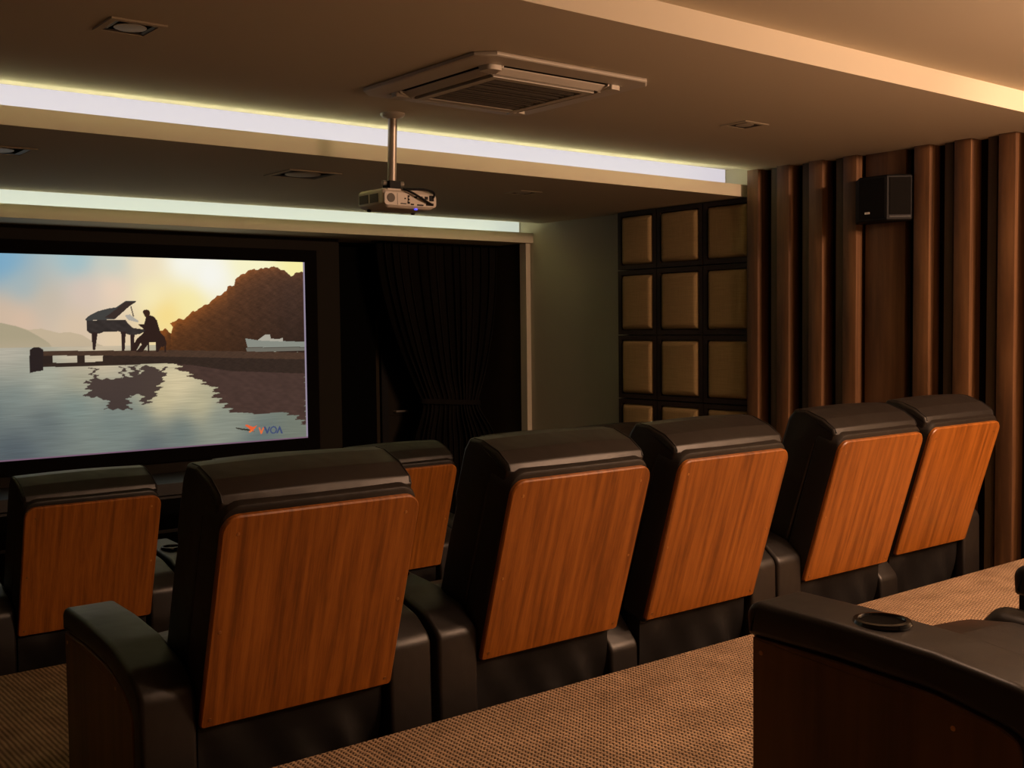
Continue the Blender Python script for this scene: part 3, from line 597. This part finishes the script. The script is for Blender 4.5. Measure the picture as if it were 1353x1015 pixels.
body = round_poly([(bx0, bz0+.018), (bx0+.035, bz0), (bx1-.035, bz0), (bx1, bz0+.018), (bx1, bz1-.02), (bx1-.05, bz1), (bx0+.012, bz1), (bx0, bz1-.012)], .012, 3)
soft_prism(pb := MB(), body, by0, by1, .022, lambda a, p, q: (p, a, q), 4)
part('body', pb, M_WHITE2, pj, 40)
bp_ = round_poly([(bx0+.008, bz0+.012), (bx1-.012, bz0+.012), (bx1-.012, bz1-.022), (bx0+.008, bz1-.018)], .014, 4)
rp = part('rear_panel', MB().loops([[(p, y, q) for p, q in bp_] for y in (by0-.004, by0+.01)]), M_WHITE2, pj, 30)
part('speaker_grille', MB().loops([[(2.857+.021*math.cos(k*math.pi/10), y, .603+.021*math.sin(k*math.pi/10)) for k in range(20)] for y in (by0-.007, by0)]), M_GREY, rp, 30)
part('panel_seam', MB().box(2.892, 2.8935, by0-.0055, by0, bz0+.014, bz1-.022), M_GREY, rp, 0)
for (x, z, wx, hz) in ((2.935, .603, .006, .006), (2.955, .585, .010, .010), (2.955, .600, .008, .008), (2.955, .615, .008, .008), (2.925, .579, .03, .004), (2.975, .578, .016, .006), (3.02, .577, .034, .006), (2.995, .613, .014, .008), (3.025, .612, .014, .012), (3.055, .612, .016, .014), (3.085, .612, .024, .026), (3.075, .583, .04, .012)):
    part('port', MB().box(x-wx/2, x+wx/2, by0-.008, by0, z-hz/2, z+hz/2), M_BLACK, rp, 0)
for z in (.592, .607): part('port', MB().tube([(2.955, by0-.010, z), (2.955, by0, z)], .004, 10), M_WHITE, rp, 30)
part('status_light', MB().box(3.0, 3.012, by0+.008, by0+.016, bz0-.003, bz0+.002), emit('blue_led', (60, 70, 255), 2.0), pj, 0)
part('lens', MB().loops([[(3.04+r*math.cos(k*math.pi/12), y, .60+r*math.sin(k*math.pi/12)) for k in range(24)] for r, y in ((.036, 4.67), (.036, 4.695), (.030, 4.70), (.026, 4.688))]), M_RING, pj, 40)
for x in (2.845, 3.095): part('foot', MB().lathe([(.010, bz0+.004), (.010, bz0-.006), (.006, bz0-.008)], x, 4.62, 12), M_BLACK, pj, 40)
part('side_vent', MB().box(bx0-.003, bx0+.004, 4.49, 4.56, .585, .625).box(bx0-.003, bx0+.004, 4.575, 4.655, .585, .625), M_GREY, pj, 0)
part('top_rail', MB().box(bx0+.03, bx1-.06, by0+.004, by0+.02, bz1-.008, bz1-.001), M_WHITE2, pj, 0)
cb = []
for (a, c1, c2, e) in ((Vector((2.925, 4.446, .647)), Vector((2.95, 4.42, .64)), Vector((3.02, 4.42, .60)), Vector((3.085, 4.442, .583))), (Vector((2.94, 4.446, .647)), Vector((3.05, 4.43, .656)), Vector((3.12, 4.43, .65)), Vector((3.09, 4.442, .613)))):
    mb = MB().tube([a*(1-t_)**3+c1*3*t_*(1-t_)**2+c2*3*t_*t_*(1-t_)+e*t_**3 for t_ in [k/16 for k in range(17)]], .0055, 8)
    part('cable', mb, M_BLACK, pj, 40)

# wall speaker
sk = thing('wall_speaker', 'black wedge shaped surround speaker mounted high on the slatted wall', 'speaker', (5.93, 3.80, .585))
pl = [(5.925, 3.955), (5.925, 3.62), (5.85, 3.60), (5.745, 3.705), (5.745, 3.905), (5.85, 4.00)]
pl = [(5.928, 3.97), (5.928, 3.61), (5.858, 3.615), (5.75, 3.713), (5.75, 3.898), (5.845, 3.985)]
part('cabinet', MB().loops([[(p, q, z) for p, q in inset(pl, e)] for z, e in ((.584, .006), (.592, 0), (.838, 0), (.846, .006))]), M_BLACK, sk, 0)
part('front_grille', MB().box(5.744, 5.75, 3.722, 3.890, .603, .830), fabric('black_speaker_cloth', (14, 13, 12), 900), sk, 0)
dv = Vector((5.858-5.75, 3.615-3.713)); nv = Vector((-dv.y, dv.x)).normalized()*-1
def ang(f, z, off): q = Vector((5.75, 3.713))+dv*f+nv*off; return (q.x, q.y, z)
nv = Vector((dv.y, -dv.x)).normalized()
part('side_grille', MB().loops([[ang(.10, z, 0), ang(.92, z, 0), ang(.92, z, .005), ang(.10, z, .005)] for z in (.618, .83)]), fabric('black_speaker_cloth_side', (18, 16, 14), 900), sk, 0)
part('side_trim', MB().loops([[ang(.10, z, 0), ang(.92, z, 0), ang(.92, z, .004), ang(.10, z, .004)] for z in (.603, .609)]), M_CONSOLE, sk, 0)
bd = MB()
for k in range(4): bd.box(5.7425, 5.744, 3.822+k*.0085, 3.8285+k*.0085, .628, .640)
part('badge', bd, plain('silver_badge', (220, 215, 205), .3, .5), sk, 0)

# ------------------------------------------------------------------ recliners
TILT = R(17); CT, ST = math.cos(TILT), math.sin(TILT); ZP = 1.005
def bk(x, u, w_): return (x, -ST*u+CT*w_, ZP+CT*u+ST*w_)
CACHE = {}
def cached(key, m, fn, smooth=40):
    if key not in CACHE:
        mb = MB(); fn(mb); CACHE[key] = mesh_of(key.split('@')[0], mb, m, smooth)
    return CACHE[key]
SW, AW, CW = .606, .155, .139
def f_panel(mb):
    pr = round_poly([(-.30, -.62), (.30, -.62), (.30, 0), (-.30, 0)], [.012, .012, .048, .048], 7)
    L = []
    for w_, e in ((0, 0), (-.012, 0), (-.016, .004)): L.append([bk(x, u, w_) for x, u in inset(pr, e)])
    mb.loops(L)
def f_shell(mb):
    pr = round_poly([(-.301, -.64), (.301, -.64), (.301, .024), (-.301, .024)], [.02, .02, .06, .06], 7)
    L = []
    for w_, e in ((0, .012), (.004, .004), (.014, 0), (.10, 0), (.11, .01)): L.append([bk(x, u, w_) for x, u in inset(pr, e)])
    mb.loops(L)
def f_cushion(mb):
    pr = round_poly([(.016, .026), (.036, .040), (.055, .10), (.060, .185), (.046, .245), (.0, .262), (-.16, .268), (-.19, .255), (-.30, .262), (-.60, .262), (-.62, .12), (-.06, .11), (-.06, .03)][::1], [.006, .012, .03, .012, .016, .03, .02, .02, .02, .03, .02, .0, .0], 4)
    soft_prism(mb, pr, -.297, .297, .014, lambda a, p, q: bk(a, p, q), 4, .006)
def f_piping(sgn):
    def g(mb):
        pts = [(.020, .028), (.036, .043), (.0555, .10), (.0595, .18), (.050, .225), (.036, .244), (.0, .2615), (-.15, .2665)]
        mb.tube([bk(sgn*.2865, u, w_) for u, w_ in pts], .0028, 6)
    return g
def f_skirt(mb):
    n, m_ = 28, 20; rows = []
    rs = np.random.RandomState(5)
    for j in range(m_+1):
        v = j/m_; z = .45*(1-v)+.03*v; row = []
        for i in range(n+1):
            u = i/n; x = -.29+.58*u
            wr = .012*math.sin(7*u+5*v)*v + .030*max(0, v-.25)*math.exp(-((u-.72-.18*v)/.07)**2) - .022*max(0, v-.2)*math.exp(-((u-.86-.08*v)/.05)**2) + .02*v*math.exp(-((u-.12)/.09)**2) + .006*math.sin(23*u-9*v)*v
            row.append((x, .200+.045*v-wr*1.5, z))
        rows.append(row)
    F_ = [p for r in rows for p in r]; B_ = [(p[0], .27, p[2]) for p in F_]; N0 = len(F_); W = n+1; fs = []
    for j in range(m_):
        for i in range(n):
            a = j*W+i; fs += [(a, a+1, a+W+1, a+W), (N0+a, N0+a+W, N0+a+W+1, N0+a+1)]
        for i in (0, n): a = j*W+i; fs.append((a, a+W, N0+a+W, N0+a))
    for i in range(n):
        for j in (0, m_): a = j*W+i; fs.append((a, a+1, N0+a+1, N0+a))
    mb.add(F_, fs[:0]); mb.add(B_, []); mb.f += fs
def f_seat(mb):
    pr = round_poly([(.34, .24), (.34, .46), (.50, .50), (.72, .515), (.84, .50), (.87, .44), (.87, .30)], [.02, .03, .05, .06, .06, .05, .03], 5)
    soft_prism(mb, pr, -SW/2+.004, SW/2-.004, .035, XY, 5, .012)
def f_foot(mb):
    pr = round_poly([(.80, .06), (.80, .29), (.875, .29), (.885, .18), (.875, .06)], [.01, .01, .03, .02, .03], 4)
    soft_prism(mb, pr, -SW/2+.01, SW/2-.01, .02, XY, 4)
def f_base(mb): mb.box(-.27, .27, .28, .79, .03, .25)
def f_foot_block(x, y):
    def g(mb): mb.lathe([(.022, 0), (.026, .004), (.026, .032)], x, y, 12)
    return g
# arm profile in (y, z): the padded strip runs over the top and down the back
TOPP = [(.805, .648), (.60, .641), (.40, .620), (.25, .578)]
CTOP = [(.805, .640), (.60, .620), (.42, .55), (.28, .41)]
FTOP = [(.805, .648), (.60, .643), (.40, .630), (.25, .608)]
def arm_prof(console):
    tp = (TOPP, CTOP, FTOP)[int(console)]
    rear = ([(.175, .52), (.168, .0)], [(.20, .325), (.19, .0)], [(.175, .575), (.168, .0)])[int(console)]
    outer = [(.80, .575)]+tp+rear
    th = .07
    inner = [(rear[1][0]+.055, .0), (rear[0][0]+.055, rear[0][1]-.06), (tp[3][0]+.03, tp[3][1]-th-.005), (tp[2][0], tp[2][1]-th), (tp[1][0], tp[1][1]-th)]
    rad = [.01, .03, .3, .3, .10, .05, .0, .0, .06, .12, .3, .3]
    pad = round_poly(outer+inner, rad, 6)
    fill = round_poly([(.795, .03), (.795, .582)]+[(tp[1][0], tp[1][1]-th+.004), (tp[2][0], tp[2][1]-th+.004), (tp[3][0]+.03, tp[3][1]-th), (rear[0][0]+.06, rear[0][1]-.058), (rear[1][0]+.05, .03)], [0, .01, .3, .3, .12, .05, 0], 6)
    return pad, fill
def f_pad(console):
    def g(mb): W_ = CW if console == 1 else AW; soft_prism(mb, arm_prof(console)[0], -W_/2, W_/2, .016, XY, 5)
    return g
def f_core(console):
    W_ = CW if console == 1 else AW
    def g(mb): mb.loops([[(x, p, q) for p, q in arm_prof(console)[1]] for x in (-W_/2+.02, W_/2-.02)])
    return g
def f_side(sgn, kind=0):
    def g(mb):
        pr = inset(arm_prof(kind)[1], .008)
        mb.loops([[(sgn*x, p, q) for p, q in inset(pr, e)] for x, e in ((AW/2-.0195, 0), (AW/2-.006, 0), (AW/2-.003, .003))])
    return g
def f_screw_at(p, d):
    def g(mb):
        p_ = Vector(p); d_ = Vector(d); mb.tube([p_, p_+d_*.0015, p_+d_*.0016], [.0052, .0048, .002], 10)
    return g
def f_cup(mb):
    cy_, cz = .545, .644; n = 28
    for_r = [(.040, cz-.012), (.051, cz-.010), (.054, cz-.004), (.051, cz+.003), (.043, cz+.004), (.039, cz-.003), (.036, cz-.05), (.001, cz-.055)]
    mb.lathe(for_r, 0, cy_, n, False)
def f_dark_disc(mb):
    mb.lathe([(.0395, .634), (.0395, .6435), (.036, .6425), (.001, .6415)], 0, .545, 28)  # flat dark disc; its colour stands in for the shaded depth of the cup
def f_bolster(mb):
    pr = round_poly([(.30, .40), (.34, .52), (.55, .585), (.78, .60), (.83, .54), (.83, .40)], [.02, .05, .1, .05, .04, .02], 5)
    soft_prism(mb, pr, -.05, .045, .034, XY, 5, .004)
def recliner(loc, label, group, left=True, right=True, console_right=False, outL=False, outR=False, cup=False, rot=0, bolster=False, flat=False):
    t = thing('cinema_recliner', label, 'recliner', loc, group, rot)
    P = lambda name, key, m, fn, par=t, at=(0, 0, 0), sm=40: link(name, cached(key, m, fn, sm), par, at)
    P('back_shell', 'back_shell', M_LEATHER, f_shell)
    bp2 = P('back_panel', 'back_panel', M_PANEL, f_panel); bp2['label'] = 'orange-brown veneered back panel'
    for k, (x, u) in enumerate(((-.255, -.05), (.255, -.05), (-.275, -.33), (.275, -.33), (-.275, -.595), (.275, -.595))):
        P('screw', 'screw@%d' % k, M_BRASS, f_screw_at(bk(x, u, -.0155), (0, -CT, -ST)), bp2)
    cu = P('back_cushion', 'back_cushion', M_LEATHER, f_cushion)
    for sg in (-1, 1): P('piping', 'piping@%d' % sg, M_LEATHER2, f_piping(sg), cu)
    P('rear_skirt', 'rear_skirt', M_LEATHER2, f_skirt)
    P('seat_cushion', 'seat_cushion', M_LEATHER, f_seat); P('footrest', 'footrest', M_LEATHER, f_foot); P('base', 'base', M_BLACK, f_base)
    for k, (x, y) in enumerate(((-.24, .31), (.24, .31), (-.24, .76), (.24, .76))): P('foot', 'foot@%d' % k, M_BLACK, f_foot_block(x, y))
    for sg, on, con_, outer in ((-1, left, False, outL), (1, right, console_right, outR)):
        if not on: continue
        ax = sg*(SW/2+(CW if con_ else AW)/2); kind = 1 if con_ else (2 if flat else 0); key = ('arm', 'console', 'flat')[kind]
        a = P('armrest', 'armrest@'+key, M_LEATHER, f_core(kind), t, (ax, 0, 0), 30)
        P('arm_pad', 'arm_pad@'+key, M_LEATHER, f_pad(kind), a)
        if outer:
            sp_ = P('side_panel', 'side_panel@%d%s' % (sg, key), M_SIDE, f_side(sg, kind), a); sp_['label'] = 'dark veneered side panel'
            for k, (y, z) in enumerate(((.765, .545), (.36, .505), (.765, .10), (.27, .10))):
                P('screw', 'screw@s%d%d' % (sg, k), M_BRASS, f_screw_at((sg*(AW/2-.0035), y, z), (sg, 0, 0)), a)
        if cup and sg < 0:
            ch_ = P('cup_holder', 'cup_holder', M_RING, f_cup, a); P('cup_dark_disc', 'cup_dark_disc', M_SCREENFRAME, f_dark_disc, a)
        if bolster: P('side_bolster', 'side_bolster@%d' % sg, M_LEATHER, f_bolster, a, (-sg*(AW/2+.03), 0, 0))
    return t
c2 = [1.487, 2.427, 3.172, 4.097, 4.842]
g2 = 'wood-backed recliners in the second row'; g1 = 'wood-backed recliners in the front row'
W2 = ['single recliner with the biggest orange wood back and a curved armrest with wood side',
      'wood-backed recliner in the middle of the picture, right of the biggest one',
      'third wood-backed recliner of the nearer row, beside a low shared armrest',
      'wood-backed recliner second from the slatted wall in the nearer row',
      'wood-backed recliner nearest the slatted right wall, ending the nearer row']
W1 = ['wood-backed recliner at the far left in the front row below the screen',
      'front row recliner behind the biggest wood back, its armrest cup ring showing',
      'front row recliner whose wood back peeks out right of the biggest recliner',
      'front row recliner hidden behind the middle recliner of the nearer row',
      'front row recliner showing only a dark top and sliver of wood between nearer backs']
kw = [dict(outL=True, outR=True), dict(cup=True, console_right=True, outL=True), dict(left=False, outR=True), dict(cup=True, console_right=True, outL=True), dict(left=False, outR=True)]
for i in range(5):
    recliner((c2[i], 2.66+(.05 if i == 4 else 0), Z2), W2[i], g2, **kw[i])
for i in range(5):
    recliner((c2[i]+.17, 5.04, Z1), W1[i], g1, **kw[i])
# the nearest recliner: laid further back, right armrest set back, padded bolster beside the seat
nr = recliner((1.735+SW/2+AW, .63, Z3), 'nearest black recliner, lower right, with dark wood side and armrest cup holder', None, cup=True, outL=True, flat=True)
nr.scale.z = .965
TILT = R(26); CT, ST = math.cos(TILT), math.sin(TILT)
for ch in nr.children:
    n_ = ch.name.split('.')[0]
    if n_ in ('back_shell', 'back_panel', 'back_cushion'):
        ch.location = (0, -.13+ZP*0, 0); ch.rotation_euler.x = 0
    if n_ == 'seat_cushion': ch.location = (-.08, -.17, .035); ch.scale.x = .72
    if n_ == 'armrest' and ch.location.x > 0: ch.location.y = -.18; ch.location.x = .325
link('seat_bolster', cached('seat_bolster', M_LEATHER, f_bolster), nr, (.205, -.155, -.045))
